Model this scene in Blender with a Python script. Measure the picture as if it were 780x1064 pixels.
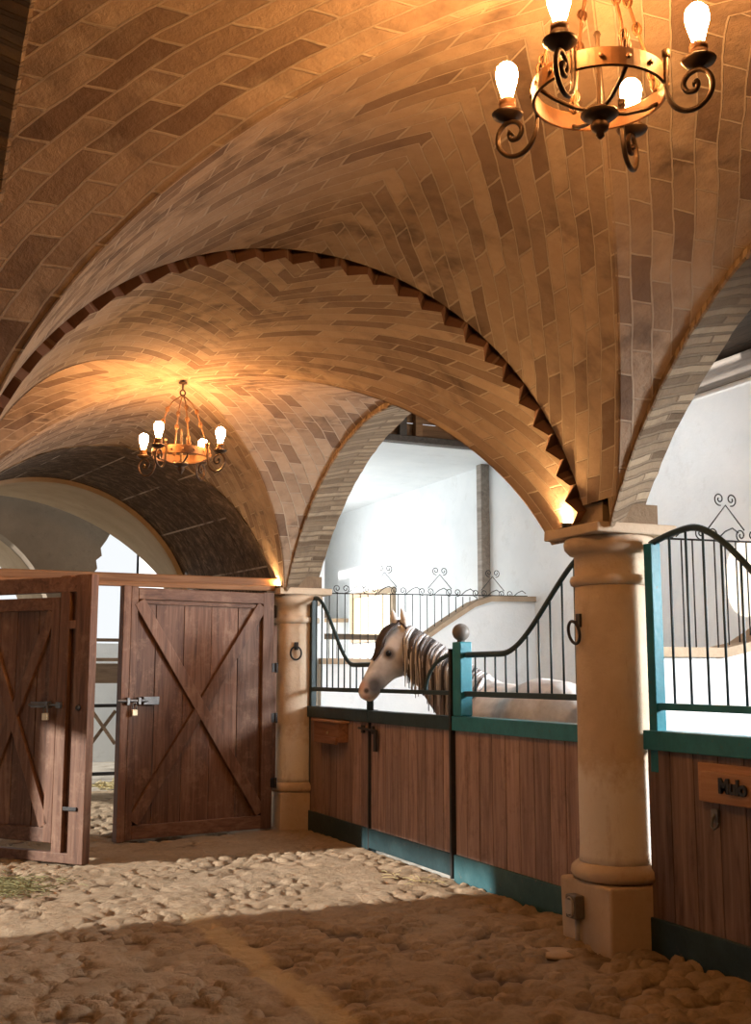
import bpy, math, random
import numpy as np
from mathutils import Vector, Matrix
random.seed(7); RNG = np.random.default_rng(7)
S = bpy.context.scene; COL = S.collection
PI = math.pi
for o in list(bpy.data.objects): bpy.data.objects.remove(o)

# ------------------------------------------------------------------ camera, world, light, exposure
cam = bpy.data.objects.new('camera', bpy.data.cameras.new('camera')); COL.objects.link(cam)
cam.location = (0, 0, 1.55)
cam.rotation_euler = (math.radians(90 + 8.254), 0, math.radians(-24.279))
cam.data.sensor_fit = 'VERTICAL'; cam.data.sensor_height = 36; cam.data.lens = 1165 * 36 / 1064
cam.data.clip_start = 0.05; cam.data.clip_end = 300
S.camera = cam
S.view_settings.view_transform = 'Standard'; S.view_settings.look = 'None'
S.view_settings.exposure = 0.0; S.view_settings.gamma = 1.0; S.view_settings.use_curve_mapping = False
W = bpy.data.worlds.new('sky'); S.world = W; W.use_nodes = True
bg = W.node_tree.nodes['Background']; bg.inputs[0].default_value = (0.94, 0.975, 1.0, 1); bg.inputs[1].default_value = 1.0
def light(name, kind, loc, energy, color, target=None, **kw):
    d = bpy.data.lights.new(name, kind); d.energy = energy; d.color = color
    for k, v in kw.items(): setattr(d, k, v)
    o = bpy.data.objects.new(name, d); COL.objects.link(o); o.location = loc
    if target is not None: o.rotation_euler = (Vector(target) - Vector(loc)).to_track_quat('-Z', 'Y').to_euler()
    return o
# low sun through the doorway of the left aisle
light('sun', 'SUN', (-10, 8.5, 5), 8.0, (1.0, 0.96, 0.91), (4.1, 8.5, 0.0), angle=math.radians(1.2))
# daylight entering by the stall windows and the courtyard openings
light('stall_window_daylight', 'AREA', (6.94, 6.5, 2.2), 185, (0.93, 0.97, 1.0), (2.6, 10.7, 1.3), shape='RECTANGLE', size=1.0, size_y=0.7, spread=math.radians(100))
light('near_stall_window_daylight', 'AREA', (6.94, 3.7, 2.35), 190, (0.93, 0.97, 1.0), (3.9, 5.4, 0.9), shape='RECTANGLE', size=1.5, size_y=0.8, spread=math.radians(95))
light('stable_yard_daylight', 'AREA', (4.45, 14.6, 2.4), 145, (0.9, 0.96, 1.0), (7, 13.0, 2.6), shape='RECTANGLE', size=4.0, size_y=2.6)
light('stall_fill_light', 'AREA', (5.6, 8.4, 4.6), 75, (0.9, 0.96, 1.0), (6.2, 8.6, 0), shape='RECTANGLE', size=1.6, size_y=2.6)  # added fill lamp under the roof gap, brightens the stalls

# ------------------------------------------------------------------ helpers
def tag(o, label=None, cat=None, group=None, kind=None):
    for k, v in (('label', label), ('category', cat), ('group', group), ('kind', kind)):
        if v: o[k] = v
    return o
def thing(name, label, cat, loc=(0, 0, 0), group=None):
    o = bpy.data.objects.new(name, None); COL.objects.link(o); o.location = loc
    o.empty_display_size = 0.1
    return tag(o, label, cat, group)
def base(o):
    v = Vector((0, 0, 0))
    while o is not None: v += o.location; o = o.parent
    return v
class MB:
    """collects shapes; build() links them as ONE mesh object"""
    def __init__(s): s.v = []; s.f = []; s.uv = []; s.t = []; s.hasuv = False; s.sm = []
    def add(s, vs, fs, uvs=None, tint=None, smooth=False):
        n = len(s.v); s.v += [tuple(p) for p in vs]
        if tint is None: tint = random.random()
        for k, f in enumerate(fs):
            s.f.append(tuple(i + n for i in f)); s.t.append(tint); s.sm.append(smooth)
            if uvs is not None: s.hasuv = True; s.uv.append([uvs[i] for i in f])
            else: s.uv.append([(0, 0)] * len(f))
    def box(s, a, b, M=None, tint=None, jit=0):
        x0, y0, z0 = a; x1, y1, z1 = b
        vs = [(x, y, z) for z in (z0, z1) for x, y in ((x0, y0), (x1, y0), (x1, y1), (x0, y1))]
        if jit: vs = [tuple(c + random.uniform(-jit, jit) for c in p) for p in vs]
        if M: vs = [M(p) for p in vs]
        s.add(vs, [(3, 2, 1, 0), (4, 5, 6, 7), (0, 1, 5, 4), (1, 2, 6, 5), (2, 3, 7, 6), (3, 0, 4, 7)], tint=tint)
    def bar(s, p, q, w, t, up=(0, 0, 1), tint=None):
        p, q = Vector(p), Vector(q); d = (q - p).normalized(); u = Vector(up)
        a = d.cross(u).normalized() * w / 2; b = a.cross(d).normalized() * t / 2
        vs = [e + i * a + j * b for e in (p, q) for i, j in ((-1, -1), (1, -1), (1, 1), (-1, 1))]
        s.add(vs, [(3, 2, 1, 0), (4, 5, 6, 7), (0, 1, 5, 4), (1, 2, 6, 5), (2, 3, 7, 6), (3, 0, 4, 7)], tint=tint)
    def tube(s, pts, r, n=8, closed=False, flat=None, tint=None, cap=True):
        """tube along pts; r scalar or list of scalars or (ra, rb) pairs"""
        P = [Vector(p) for p in pts]; m = len(P)
        R = r if isinstance(r, (list, tuple)) and len(r) == m else [r] * m
        T = []
        for i in range(m):
            a = P[(i - 1) % m] if (closed or i > 0) else P[i]
            b = P[(i + 1) % m] if (closed or i < m - 1) else P[i]
            T.append((b - a).normalized())
        ref = Vector(flat) if flat else (Vector((0, 0, 1)) if abs(T[0].z) < 0.9 else Vector((1, 0, 0)))
        N = (ref - T[0] * ref.dot(T[0])).normalized(); vs = []
        for i in range(m):
            if flat: N = Vector(flat) - T[i] * Vector(flat).dot(T[i])
            else: N = N - T[i] * N.dot(T[i])
            if N.length < 1e-6: N = T[i].orthogonal()
            N.normalize(); B = T[i].cross(N)
            ra, rb = R[i] if isinstance(R[i], (list, tuple)) else (R[i], R[i])
            for k in range(n):
                c = 2 * PI * (k + .5) / n; vs.append(P[i] + N * (ra * math.cos(c)) + B * (rb * math.sin(c)))
        fs = []
        for i in range(m if closed else m - 1):
            j = (i + 1) % m
            for k in range(n): fs.append((i * n + k, i * n + (k + 1) % n, j * n + (k + 1) % n, j * n + k))
        if not closed and cap: fs.append(tuple(range(n - 1, -1, -1))); fs.append(tuple((m - 1) * n + k for k in range(n)))
        s.add(vs, fs, tint=tint, smooth=n > 4)
    def lathe(s, prof, c=(0, 0, 0), n=32, smooth=True, wob=0.0, tint=None):
        vs = []; 
        for (r, z) in prof:
            for k in range(n):
                a = 2 * PI * k / n; rr = r * (1 + wob * math.sin(3 * a + z * 7) )
                vs.append((c[0] + rr * math.cos(a), c[1] + rr * math.sin(a), c[2] + z))
        m = len(prof); fs = [(i * n + k, i * n + (k + 1) % n, (i + 1) * n + (k + 1) % n, (i + 1) * n + k) for i in range(m - 1) for k in range(n)]
        fs.append(tuple(range(n - 1, -1, -1))); fs.append(tuple((m - 1) * n + k for k in range(n)))
        s.add(vs, fs, smooth=smooth, tint=tint)
    def grid(s, P, UV=None, closed=False, smooth=True, flip=False, tint=None):
        """P[i][j] points"""
        a = len(P); b = len(P[0]); vs = [p for row in P for p in row]
        uv = [u for row in UV for u in row] if UV is not None else None
        fs = []
        for i in range(a - 1):
            for j in range(b - 1):
                f = (i * b + j, i * b + j + 1, (i + 1) * b + j + 1, (i + 1) * b + j)
                fs.append(f[::-1] if flip else f)
        s.add(vs, fs, uv, smooth=smooth, tint=tint)
    def prism(s, poly, d, tint=None, M=None):
        """poly: 3-D points, extruded along d"""
        n = len(poly); d = Vector(d); vs = [Vector(p) for p in poly] + [Vector(p) + d for p in poly]
        if M: vs = [M(p) for p in vs]
        s.add(vs, [tuple(range(n - 1, -1, -1)), tuple(range(n, 2 * n))] + [(i, (i + 1) % n, n + (i + 1) % n, n + i) for i in range(n)], tint=tint)
    def build(s, name, mat, parent=None, bevel=0, loc=None, seg=2):
        me = bpy.data.meshes.new(name)
        off = Vector(loc) if loc is not None else (base(parent) if parent else Vector((0, 0, 0)))
        me.from_pydata([Vector(p) - off for p in s.v], [], s.f)
        if s.hasuv:
            l = me.uv_layers.new(name='UVMap'); flat = [c for f in s.uv for p in f for c in p]
            l.data.foreach_set('uv', flat)
        at = me.attributes.new('tint', 'FLOAT', 'FACE'); at.data.foreach_set('value', s.t)
        me.polygons.foreach_set('use_smooth', s.sm)
        me.update(); me.materials.append(mat)
        o = bpy.data.objects.new(name, me); COL.objects.link(o)
        if parent: o.parent = parent
        elif loc is not None: o.location = loc
        if bevel:
            b = o.modifiers.new('bevel', 'BEVEL'); b.width = bevel; b.segments = seg; b.limit_method = 'ANGLE'; b.angle_limit = math.radians(40)
        return o
def copy_tree(o, parent=None):
    c = o.copy(); COL.objects.link(c)
    if parent: c.parent = parent; c.matrix_parent_inverse = o.matrix_parent_inverse.copy()
    for ch in [k for k in list(bpy.data.objects) if k.parent == o]: copy_tree(ch, c)
    return c
def struct(o): o['kind'] = 'structure'; return o

# ------------------------------------------------------------------ materials
class NT:
    def __init__(s, name, rough=0.8, metal=0.0, spec=0.3):
        s.m = bpy.data.materials.new(name); s.m.use_nodes = True; s.t = s.m.node_tree
        s.b = s.t.nodes['Principled BSDF']; s.b.inputs['Roughness'].default_value = rough
        s.b.inputs['Metallic'].default_value = metal; s.b.inputs['Specular IOR Level'].default_value = spec
    def n(s, kind, **kw):
        x = s.t.nodes.new('ShaderNode' + kind)
        for k, v in kw.items(): setattr(x, k, v)
        return x
    def l(s, a, b): s.t.links.new(a, b)
    def coord(s, what='Object', scale=(1, 1, 1), rot=(0, 0, 0)):
        c = s.n('TexCoord'); m = s.n('Mapping'); m.inputs['Scale'].default_value = scale; m.inputs['Rotation'].default_value = rot
        s.l(c.outputs[what], m.inputs[0]); return m.outputs[0]
    def noise(s, vec, scale, detail=4, rough=.55, dist=0):
        x = s.n('TexNoise'); s.l(vec, x.inputs['Vector']); x.inputs['Scale'].default_value = scale
        x.inputs['Detail'].default_value = detail; x.inputs['Roughness'].default_value = rough; x.inputs['Distortion'].default_value = dist
        return x.outputs['Fac']
    def ramp(s, fac, stops):
        x = s.n('ValToRGB'); s.l(fac, x.inputs[0]); e = x.color_ramp.elements
        while len(e) < len(stops): e.new(0.5)
        for k, (p, c) in enumerate(stops): e[k].position = p; e[k].color = (*c, 1) if len(c) == 3 else c
        return x.outputs[0]
    def mix(s, fac, a, b, mode='MIX'):
        x = s.n('MixRGB', blend_type=mode)
        for k, v in ((0, fac), (1, a), (2, b)):
            if isinstance(v, (int, float)): x.inputs[k].default_value = v
            elif isinstance(v, tuple): x.inputs[k].default_value = (*v, 1)
            else: s.l(v, x.inputs[k])
        return x.outputs[0]
    def math(s, op, a, b=0.0):
        x = s.n('Math', operation=op)
        for k, v in ((0, a), (1, b)):
            if isinstance(v, (int, float)): x.inputs[k].default_value = v
            else: s.l(v, x.inputs[k])
        return x.outputs[0]
    def bump(s, h, strength=.5, dist=.02):
        x = s.n('Bump'); x.inputs['Strength'].default_value = strength; x.inputs['Distance'].default_value = dist
        s.l(h, x.inputs['Height']); s.l(x.outputs[0], s.b.inputs['Normal'])
    def color(s, c):
        if isinstance(c, tuple): s.b.inputs['Base Color'].default_value = (*c, 1)
        else: s.l(c, s.b.inputs['Base Color'])
    def attr(s, name): x = s.n('Attribute', attribute_name=name); return x.outputs['Fac']

def mat_brick(name, c1, c2, c3, mortar, bw=.28, bh=.135, ms=.008, dark=.55, bump=.7, stain=(.09, .06, .045)):
    t = NT(name, .9, 0, .15); uv = t.coord('UV'); ob = t.coord('Object')
    d = t.n('TexNoise'); t.l(ob, d.inputs['Vector']); d.inputs['Scale'].default_value = 2.2; d.inputs['Detail'].default_value = 5
    v = t.n('VectorMath', operation='MULTIPLY_ADD'); t.l(d.outputs['Color'], v.inputs[0]); v.inputs[1].default_value = (.06, .06, 0); t.l(uv, v.inputs[2])
    b = t.n('TexBrick'); t.l(v.outputs[0], b.inputs['Vector']); b.offset = .5
    for k, x in (('Color1', (0, 0, 0, 1)), ('Color2', (1, 1, 1, 1)), ('Mortar', (.5, .5, .5, 1)), ('Scale', 1.0), ('Mortar Size', ms), ('Mortar Smooth', .35), ('Bias', 0.0), ('Brick Width', bw), ('Row Height', bh)): b.inputs[k].default_value = x
    col = t.ramp(b.outputs['Color'], [(0, c1), (.45, c2), (1, c3)])
    n1 = t.noise(ob, 9, 6, .65); col = t.mix(t.math('MULTIPLY', n1, .75), col, t.mix(1.0, col, (.62, .5, .42), 'MULTIPLY'))
    n2 = t.noise(ob, 1.3, 6, .62); st = t.ramp(n2, [(.42, (0, 0, 0)), (.66, (1, 1, 1))])
    st2 = t.ramp(t.noise(ob, 7, 3), [(.42, (0, 0, 0)), (.66, (1, 1, 1))])
    st = t.mix(1.0, st, st2, 'MULTIPLY')
    col = t.mix(t.math('MULTIPLY', st, dark), col, stain)
    lime = t.ramp(t.noise(ob, 3.1, 7, .7), [(.56, (0, 0, 0)), (.74, (1, 1, 1))]); col = t.mix(t.math('MULTIPLY', lime, .35), col, mortar)
    col = t.mix(t.math('MULTIPLY', b.outputs['Fac'], .62), col, mortar); t.color(col)
    h = t.math('ADD', t.math('MULTIPLY', t.math('SUBTRACT', 1.0, b.outputs['Fac']), .75), t.math('MULTIPLY', t.noise(ob, 24, 6, .7), .5))
    h = t.math('ADD', h, t.math('MULTIPLY', b.outputs['Color'], .35))
    t.bump(h, bump, .022); return t.m
M = {}
M['brick'] = mat_brick('vault_brick', (.22, .15, .105), (.37, .275, .195), (.49, .375, .27), (.5, .41, .315), bh=.128, ms=.007, dark=.9, bump=1.0)
M['brick_end'] = mat_brick('brick_ends', (.13, .07, .045), (.17, .09, .06), (.21, .12, .08), (.25, .17, .12), dark=.3)
M['arch_brick'] = mat_brick('arch_brick', (.14, .095, .06), (.32, .24, .16), (.42, .325, .22), (.17, .12, .08), bw=.62, bh=.066, ms=.012, dark=.6, bump=1.0)
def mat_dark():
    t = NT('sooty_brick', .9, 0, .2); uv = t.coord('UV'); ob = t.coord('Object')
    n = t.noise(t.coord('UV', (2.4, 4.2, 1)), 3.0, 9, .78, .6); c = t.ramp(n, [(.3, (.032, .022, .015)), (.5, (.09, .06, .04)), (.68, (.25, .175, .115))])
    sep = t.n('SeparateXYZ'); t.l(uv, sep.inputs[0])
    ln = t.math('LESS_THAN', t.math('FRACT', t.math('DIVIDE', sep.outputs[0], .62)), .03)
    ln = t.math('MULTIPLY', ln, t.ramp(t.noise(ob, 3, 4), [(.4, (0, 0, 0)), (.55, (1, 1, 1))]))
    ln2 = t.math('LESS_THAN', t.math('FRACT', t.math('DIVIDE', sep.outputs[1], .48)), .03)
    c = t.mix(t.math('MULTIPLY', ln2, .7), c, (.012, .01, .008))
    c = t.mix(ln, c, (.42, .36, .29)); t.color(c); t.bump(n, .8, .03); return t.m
M['sooty'] = mat_dark()
def mat_plaster(name, c1, c2, dirt=None, scale=1.2, bump=.25):
    t = NT(name, .92, 0, .15); ob = t.coord()
    c = t.ramp(t.noise(ob, scale, 7, .65), [(.32, c1), (.68, c2)])
    if dirt: c = t.mix(t.math('MULTIPLY', t.ramp(t.noise(ob, scale * 3.3, 8, .75), [(.56, (0, 0, 0)), (.75, (1, 1, 1))]), .55), c, dirt)
    t.color(c); t.bump(t.noise(ob, 18, 7, .7), bump, .02); return t.m
M['white'] = mat_plaster('white_limewash', (.71, .735, .74), (.81, .825, .82), (.58, .58, .56))
M['beige'] = mat_plaster('beige_plaster', (.36, .28, .19), (.48, .38, .27), (.25, .19, .13), bump=.5)
M['grey_plaster'] = mat_plaster('grey_plaster', (.2, .16, .12), (.28, .23, .175), (.13, .1, .08), bump=.5)
M['stone'] = mat_plaster('pale_sandstone', (.46, .35, .245), (.58, .465, .345), (.33, .22, .14), 3.0, .35)
def mat_shaft():
    t = NT('sandstone_shaft_bounce', .92, 0, .15); ob = t.coord(); c = t.ramp(t.noise(ob, 3, 7, .65), [(.32, (.46, .35, .245)), (.68, (.58, .465, .345))])
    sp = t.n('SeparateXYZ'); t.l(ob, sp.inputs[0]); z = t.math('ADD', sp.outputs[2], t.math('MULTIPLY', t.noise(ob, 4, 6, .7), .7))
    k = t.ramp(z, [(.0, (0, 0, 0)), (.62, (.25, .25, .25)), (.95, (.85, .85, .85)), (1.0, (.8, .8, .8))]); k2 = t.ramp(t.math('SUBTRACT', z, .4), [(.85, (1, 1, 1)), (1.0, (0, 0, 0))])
    c = t.mix(t.mix(1.0, k, k2, 'MULTIPLY'), c, (.72, .68, .62))  # pale lower band: sunlight bounced off the floor, painted into the stone
    c = t.mix(t.math('MULTIPLY', t.ramp(t.noise(t.coord('Object', (1, 1, .25)), 11, 8, .75), [(.55, (0, 0, 0)), (.74, (1, 1, 1))]), .5), c, (.34, .23, .15))
    t.color(c); t.bump(t.noise(ob, 22, 7, .7), .35, .02); return t.m
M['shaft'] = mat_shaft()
M['coping'] = mat_plaster('coping_stone', (.34, .25, .17), (.48, .37, .26), (.2, .13, .08), 5)
M['ground'] = mat_plaster('yard_ground', (.3, .26, .2), (.5, .45, .38), (.14, .11, .08), 4, .8)
def mat_floor():
    t = NT('dusty_cobbles', .95, 0, .12); ob = t.coord(); h = t.attr('lift')
    c = t.ramp(t.noise(ob, 2.2, 7, .68), [(.3, (.31, .225, .14)), (.7, (.45, .345, .235))])
    c = t.mix(t.ramp(h, [(.15, (1, 1, 1)), (.6, (0, 0, 0))]), c, (.12, .08, .052))
    c = t.mix(t.math('MULTIPLY', t.ramp(t.noise(ob, 30, 5, .7), [(.45, (0, 0, 0)), (.7, (1, 1, 1))]), .45), c, (.2, .14, .095))
    strip = t.attr('strip'); c = t.mix(t.math('MULTIPLY', strip, .7), c, (.56, .42, .23)); t.color(c)
    t.bump(t.noise(ob, 45, 7, .72), .8, .025); return t.m
M['floor'] = mat_floor()
def mat_wood(name, c1, c2, c3, axis='Z', rough=.6, wear=None, bump=.35, spec=.3):
    t = NT(name, rough, 0, spec); sc = {'Z': (1, 1, .07), 'X': (.07, 1, 1), 'Y': (1, .07, 1)}[axis]
    ob = t.coord('Object', sc); at = t.attr('tint')
    off = t.n('VectorMath', operation='ADD'); t.l(ob, off.inputs[0]); cb = t.n('CombineXYZ')
    for k in range(3): t.l(t.math('MULTIPLY', at, 7.3 + k), cb.inputs[k])
    t.l(cb.outputs[0], off.inputs[1])
    g = t.noise(off.outputs[0], 19, 7, .66, .8)
    c = t.ramp(g, [(.28, c1), (.5, c2), (.75, c3)])
    c = t.mix(.75, c, t.ramp(at, [(0, (.62, .6, .6)), (1, (1.15, 1.1, 1.05))]), 'MULTIPLY')
    if wear: c = t.mix(t.math('MULTIPLY', t.ramp(t.noise(t.coord(), 5.5, 8, .75), [(.52, (0, 0, 0)), (.72, (1, 1, 1))]), .55), c, wear)
    t.color(c); t.bump(g, bump, .012); return t.m
M['gate'] = mat_wood('brown_gate_wood', (.07, .032, .019), (.15, .075, .045), (.24, .14, .09), wear=(.31, .19, .12))
M['gate_rail'] = mat_wood('brown_gate_rail', (.07, .032, .019), (.15, .075, .045), (.24, .14, .09), 'X', wear=(.31, .19, .12))
M['lintel'] = mat_wood('lintel_wood', (.12, .055, .025), (.22, .11, .05), (.32, .18, .09), 'X')
M['stall'] = mat_wood('stall_planks', (.16, .1, .08), (.31, .205, .168), (.45, .325, .275), wear=(.11, .055, .035))
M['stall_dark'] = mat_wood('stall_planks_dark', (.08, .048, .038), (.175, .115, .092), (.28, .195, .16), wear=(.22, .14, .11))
M['sign'] = mat_wood('sign_wood', (.25, .125, .06), (.4, .215, .11), (.5, .29, .16), 'Y', wear=(.3, .15, .09))
M['sign_dark'] = mat_wood('sign_wood_dark', (.13, .055, .025), (.26, .12, .06), (.36, .19, .1), 'Y')
M['truss'] = mat_wood('truss_wood', (.13, .06, .025), (.26, .13, .055), (.36, .2, .09), 'X')
M['oldwood'] = mat_wood('weathered_wood', (.16, .11, .075), (.28, .2, .14), (.38, .29, .2), 'X')
M['greywood'] = mat_wood('grey_beam_wood', (.2, .17, .14), (.3, .26, .22), (.4, .36, .31), 'Y')
M['roofwood'] = mat_wood('roof_boards', (.06, .045, .035), (.11, .085, .065), (.17, .13, .1), 'Y')
def mat_paint(name, c, c2, rough=.45, worn=None, metal=0):
    t = NT(name, rough, metal, .4); ob = t.coord(); col = t.ramp(t.noise(ob, 6, 6, .7), [(.35, c), (.7, c2)])
    if worn: col = t.mix(t.ramp(t.noise(ob, 21, 7, .75), [(.62, (0, 0, 0)), (.68, (1, 1, 1))]), col, worn)
    t.color(col); t.bump(t.noise(ob, 30, 4), .15, .01); return t.m
M['teal'] = mat_paint('teal_paint', (.008, .13, .17), (.022, .2, .245), .4, (.09, .1, .09))
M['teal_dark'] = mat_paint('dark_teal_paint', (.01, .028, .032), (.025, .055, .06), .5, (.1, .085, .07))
M['kick'] = mat_paint('kick_board_paint', (.02, .075, .085), (.045, .115, .125), .6, (.13, .12, .1))
M['iron'] = mat_paint('black_iron', (.012, .011, .011), (.03, .027, .025), .55, (.07, .045, .03))
M['iron_green'] = mat_paint('green_black_iron', (.012, .03, .034), (.025, .05, .055), .5)
M['steel'] = mat_paint('worn_steel', (.1, .1, .1), (.22, .21, .2), .45, metal=.7)
M['bronze'] = mat_paint('aged_bronze', (.085, .035, .013), (.17, .075, .026), .55, (.045, .02, .01), metal=.35)
M['bronze_dark'] = mat_paint('dark_bronze', (.035, .02, .012), (.08, .045, .022), .45, metal=.6)
M['brass'] = mat_paint('padlock_brass', (.45, .36, .22), (.62, .5, .33), .4, metal=.6)
M['plastic'] = mat_paint('grey_plastic', (.1, .085, .07), (.15, .13, .11), .55)
M['conduit'] = mat_paint('grey_conduit', (.34, .31, .27), (.44, .4, .35), .5)
M['letters'] = mat_paint('black_letters', (.01, .01, .01), (.02, .018, .016), .5)
M['straw'] = mat_paint('straw', (.3, .24, .1), (.5, .41, .2), .8)
M['hay'] = mat_paint('green_hay', (.16, .15, .06), (.3, .27, .12), .85)
M['leather'] = mat_paint('dark_leather', (.03, .017, .012), (.06, .035, .025), .5)
def mat_mane():
    t = NT('grey_mane', .7, 0, .25); c = t.ramp(t.attr('tint'), [(.15, (.03, .024, .022)), (.5, (.17, .145, .135)), (.9, (.5, .475, .46))]); t.color(c); return t.m
M['mane'] = mat_mane()
M['forelock'] = mat_paint('brown_forelock', (.018, .011, .008), (.055, .035, .026), .7)
M['eye'] = mat_paint('horse_eye', (.006, .005, .005), (.012, .01, .01), .12)
def emit(name, c, s):
    t = NT(name); t.b.inputs['Emission Color'].default_value = (*c, 1); t.b.inputs['Emission Strength'].default_value = s; t.color((.8, .6, .3)); return t.m
M['bulb'] = emit('glowing_bulb', (1.0, .48, .155), 410)
M['uplight'] = emit('uplight_lens', (1.0, .56, .22), 1700)
M['pane'] = emit('bright_window', (1, .97, .9), 1.2)
def mat_horse():
    t = NT('grey_horse_coat', .75, 0, .2); ob = t.coord()
    c = t.ramp(t.noise(ob, 3.5, 6, .65), [(.35, (.42, .385, .36)), (.62, (.66, .635, .61))])
    geo = t.n('TexCoord').outputs['Object']
    def near(p, r0, r1):
        d = t.n('VectorMath', operation='DISTANCE'); t.l(geo, d.inputs[0]); d.inputs[1].default_value = p
        return t.ramp(t.math('DIVIDE', d.outputs['Value'], r1), [(r0 / r1, (1, 1, 1)), (1, (0, 0, 0))])
    t.near = near; return t, c
LATER = {}

# ------------------------------------------------------------------ the building shell
XL, XR, XC = 0.39, 3.87, 2.13            # vault edges and crown line of the corridor
YA, YB = 5.56, 11.12                      # transverse division between the two bays, and the far end of the second
RX, ZX0 = 1.765, 2.055
def zX(x): return ZX0 + math.sqrt(max(RX * RX - (x - XC) ** 2, 0))
def zXn(x): return ZX0 + math.sqrt(max((RX + .045) ** 2 - (x - XC) ** 2, 0))
def circ(yc, R, top):
    return lambda y: top - R + math.sqrt(max(R * R - (y - yc) ** 2, 0))
def bay(name, y0, y1, yc, zY, lift, teeth=False, rot=False, zX=zX):
    yh = (y1 - y0) / 2
    lf = lambda y: lift * max(0, 1 - ((y - yc) / yh) ** 2)
    m = MB(); ends = MB()
    a0 = math.acos((XR - XC) / RX); NT_ = 18 if teeth else 0
    def groin(x, side):
        a, b = (y0, yc) if side < 0 else (y1, yc)
        for _ in range(40):
            c = (a + b) / 2
            if zY(c) < zX(x) + lf(c): a = c
            else: b = c
        return a
    def groin_x(y, side):
        a, b = (XL, XC) if side < 0 else (XR, XC)
        for _ in range(40):
            c = (a + b) / 2
            if zX(c) + lf(y) < zY(y): a = c
            else: b = c
        return a
    n = 180
    for side in (-1, 1):
        P = []; UV = []; E = []
        for i in range(n + 1):
            th = a0 + (PI - 2 * a0) * i / n; x = XC + RX * math.cos(th); s_ = RX * th
            e = y0 if side < 0 else y1
            if teeth and side < 0:
                k = i % 6; e = y0 + .1 * (1 - abs(k - 3) / 3) 
                E.append((th, x, e))
            g0 = groin(x, side); g = g0 - .008 * side; row = []; ur = []
            if side < 0: g = max(g, e + .002)
            for j in range(15):
                y = e + (g - e) * j / 14; row.append((x, y, zX(x) + lf(y)))
                u, v = s_ - RX * PI / 2, y - g0
                ur.append((u + 7, v + 3))
            P.append(row); UV.append(ur)
        m.grid(P, UV, flip=side < 0)
        if E:                                   # saw-tooth brick ends along the near edge
            d = .1
            lo = [(x, e, zX(x)) for th, x, e in E]
            hi = [(XC + (RX + d) * math.cos(th), e, ZX0 + (RX + d) * math.sin(th)) for th, x, e in E]
            fr = [(XC + (RX + d) * math.cos(th), y0 - .005, ZX0 + (RX + d) * math.sin(th)) for th, x, e in E]
            uu = [RX * th for th, x, e in E]
            ends.grid([lo, hi], [[(u, 0) for u in uu], [(u, d) for u in uu]], smooth=False, flip=True)
            ends.grid([hi, fr], [[(u, .2) for u in uu], [(u, .4) for u in uu]], smooth=False, flip=True)
    zmin = 2.43
    ys = [y0 + (y1 - y0) * i / 140 for i in range(141)]
    ys = [y for y in ys if zY(y) > zmin - .02]
    for side in (-1, 1):
        P = []; UV = []; s_ = 0; py = None
        for y in ys:
            z = zY(y)
            if py is not None: s_ += math.hypot(y - py[0], z - py[1])
            py = (y, z); e = XL if side < 0 else XR; g0 = groin_x(y, side); g = g0 - .008 * side; row = []; ur = []
            for j in range(13):
                x = e + (g - e) * j / 12; row.append((x, y, z))
                ur.append((s_ + 9.3, x - g0 + 9.1))
            P.append(row); UV.append(ur)
        m.grid(P, UV, flip=side > 0)
    o = struct(m.build(name, M['brick']))
    if ends.v: struct(ends.build('trim_1', M['brick_end']))
    return o
zY1 = circ(2.93, 2.6, 3.93); zY2 = circ(8.37, 2.82, 3.82)
bay('ceiling', 0.30, YA - .005, 2.93, zY1, .065, zX=zXn)
bay('ceiling', YA, YB, 8.37, zY2, 0.0, teeth=True, rot=True)
# arcade walls over the columns: soffit of header bricks, faces above it
def arcade(name, xa, xb, spans):
    m = MB(); f = MB()
    for (yc, R1, t1, R2, t2, ya, yb) in spans:
        z1, z2 = t1 - R1, t2 - R2; b1 = math.acos((2.4 - z1) / R1); b2 = min(math.acos((2.4 - z2) / R2), math.asin(min(1, (yb - yc + .02) / R2)))
        n = 110; P = []; UV = []; inn = []; out = []
        for i in range(n + 1):
            k = -1 + 2 * i / n; s_ = R1 * b1 * k + 9; r = random.uniform(-.006, .006)
            a_ = (yc + (R1 + r) * math.sin(b1 * k), z1 + (R1 + r) * math.cos(b1 * k)); c_ = (yc + (R2 + r) * math.sin(b2 * k), z2 + (R2 + r) * math.cos(b2 * k))
            inn.append(a_); out.append(c_)
            ws = (0, .03, .5, .97, 1)
            P.append([((xa + (xb - xa) * w) if xa > 2 else (xb - (xb - xa) * w), a_[0] + (c_[0] - a_[0]) * w, a_[1] + (c_[1] - a_[1]) * w - (.012 if w in (.03, .97) else 0)) for w in ws])
            UV.append([(w * .48, s_ * 1.04) for w in ws])
        m.grid(P, UV, smooth=False, flip=xa < 2)
        xi, xo = (xa, xb) if xa > 2 else (xb, xa)
        for x, cv in ((xi, inn), (xo, out)):
            m.grid([[(x, y, z) for y, z in cv], [(x, ya + (yb - ya) * i / n, 4.9) for i in range(n + 1)]], [[(0, i * .06) for i in range(n + 1)], [(1.2, i * .06) for i in range(n + 1)]], smooth=False)
    return struct(m.build(name, M['arch_brick']))
for nm, xa, xb in (('wall_right', XR, XR + .46), ('wall_left', XL - .46, XL)):
    arcade(nm, xa, xb, [(2.93, 2.6, 3.895, 3.1, 4.02, .3, 5.56), (8.37, 2.82, 3.785, 3.35, 3.9, 5.56, 11.12)])

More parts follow.
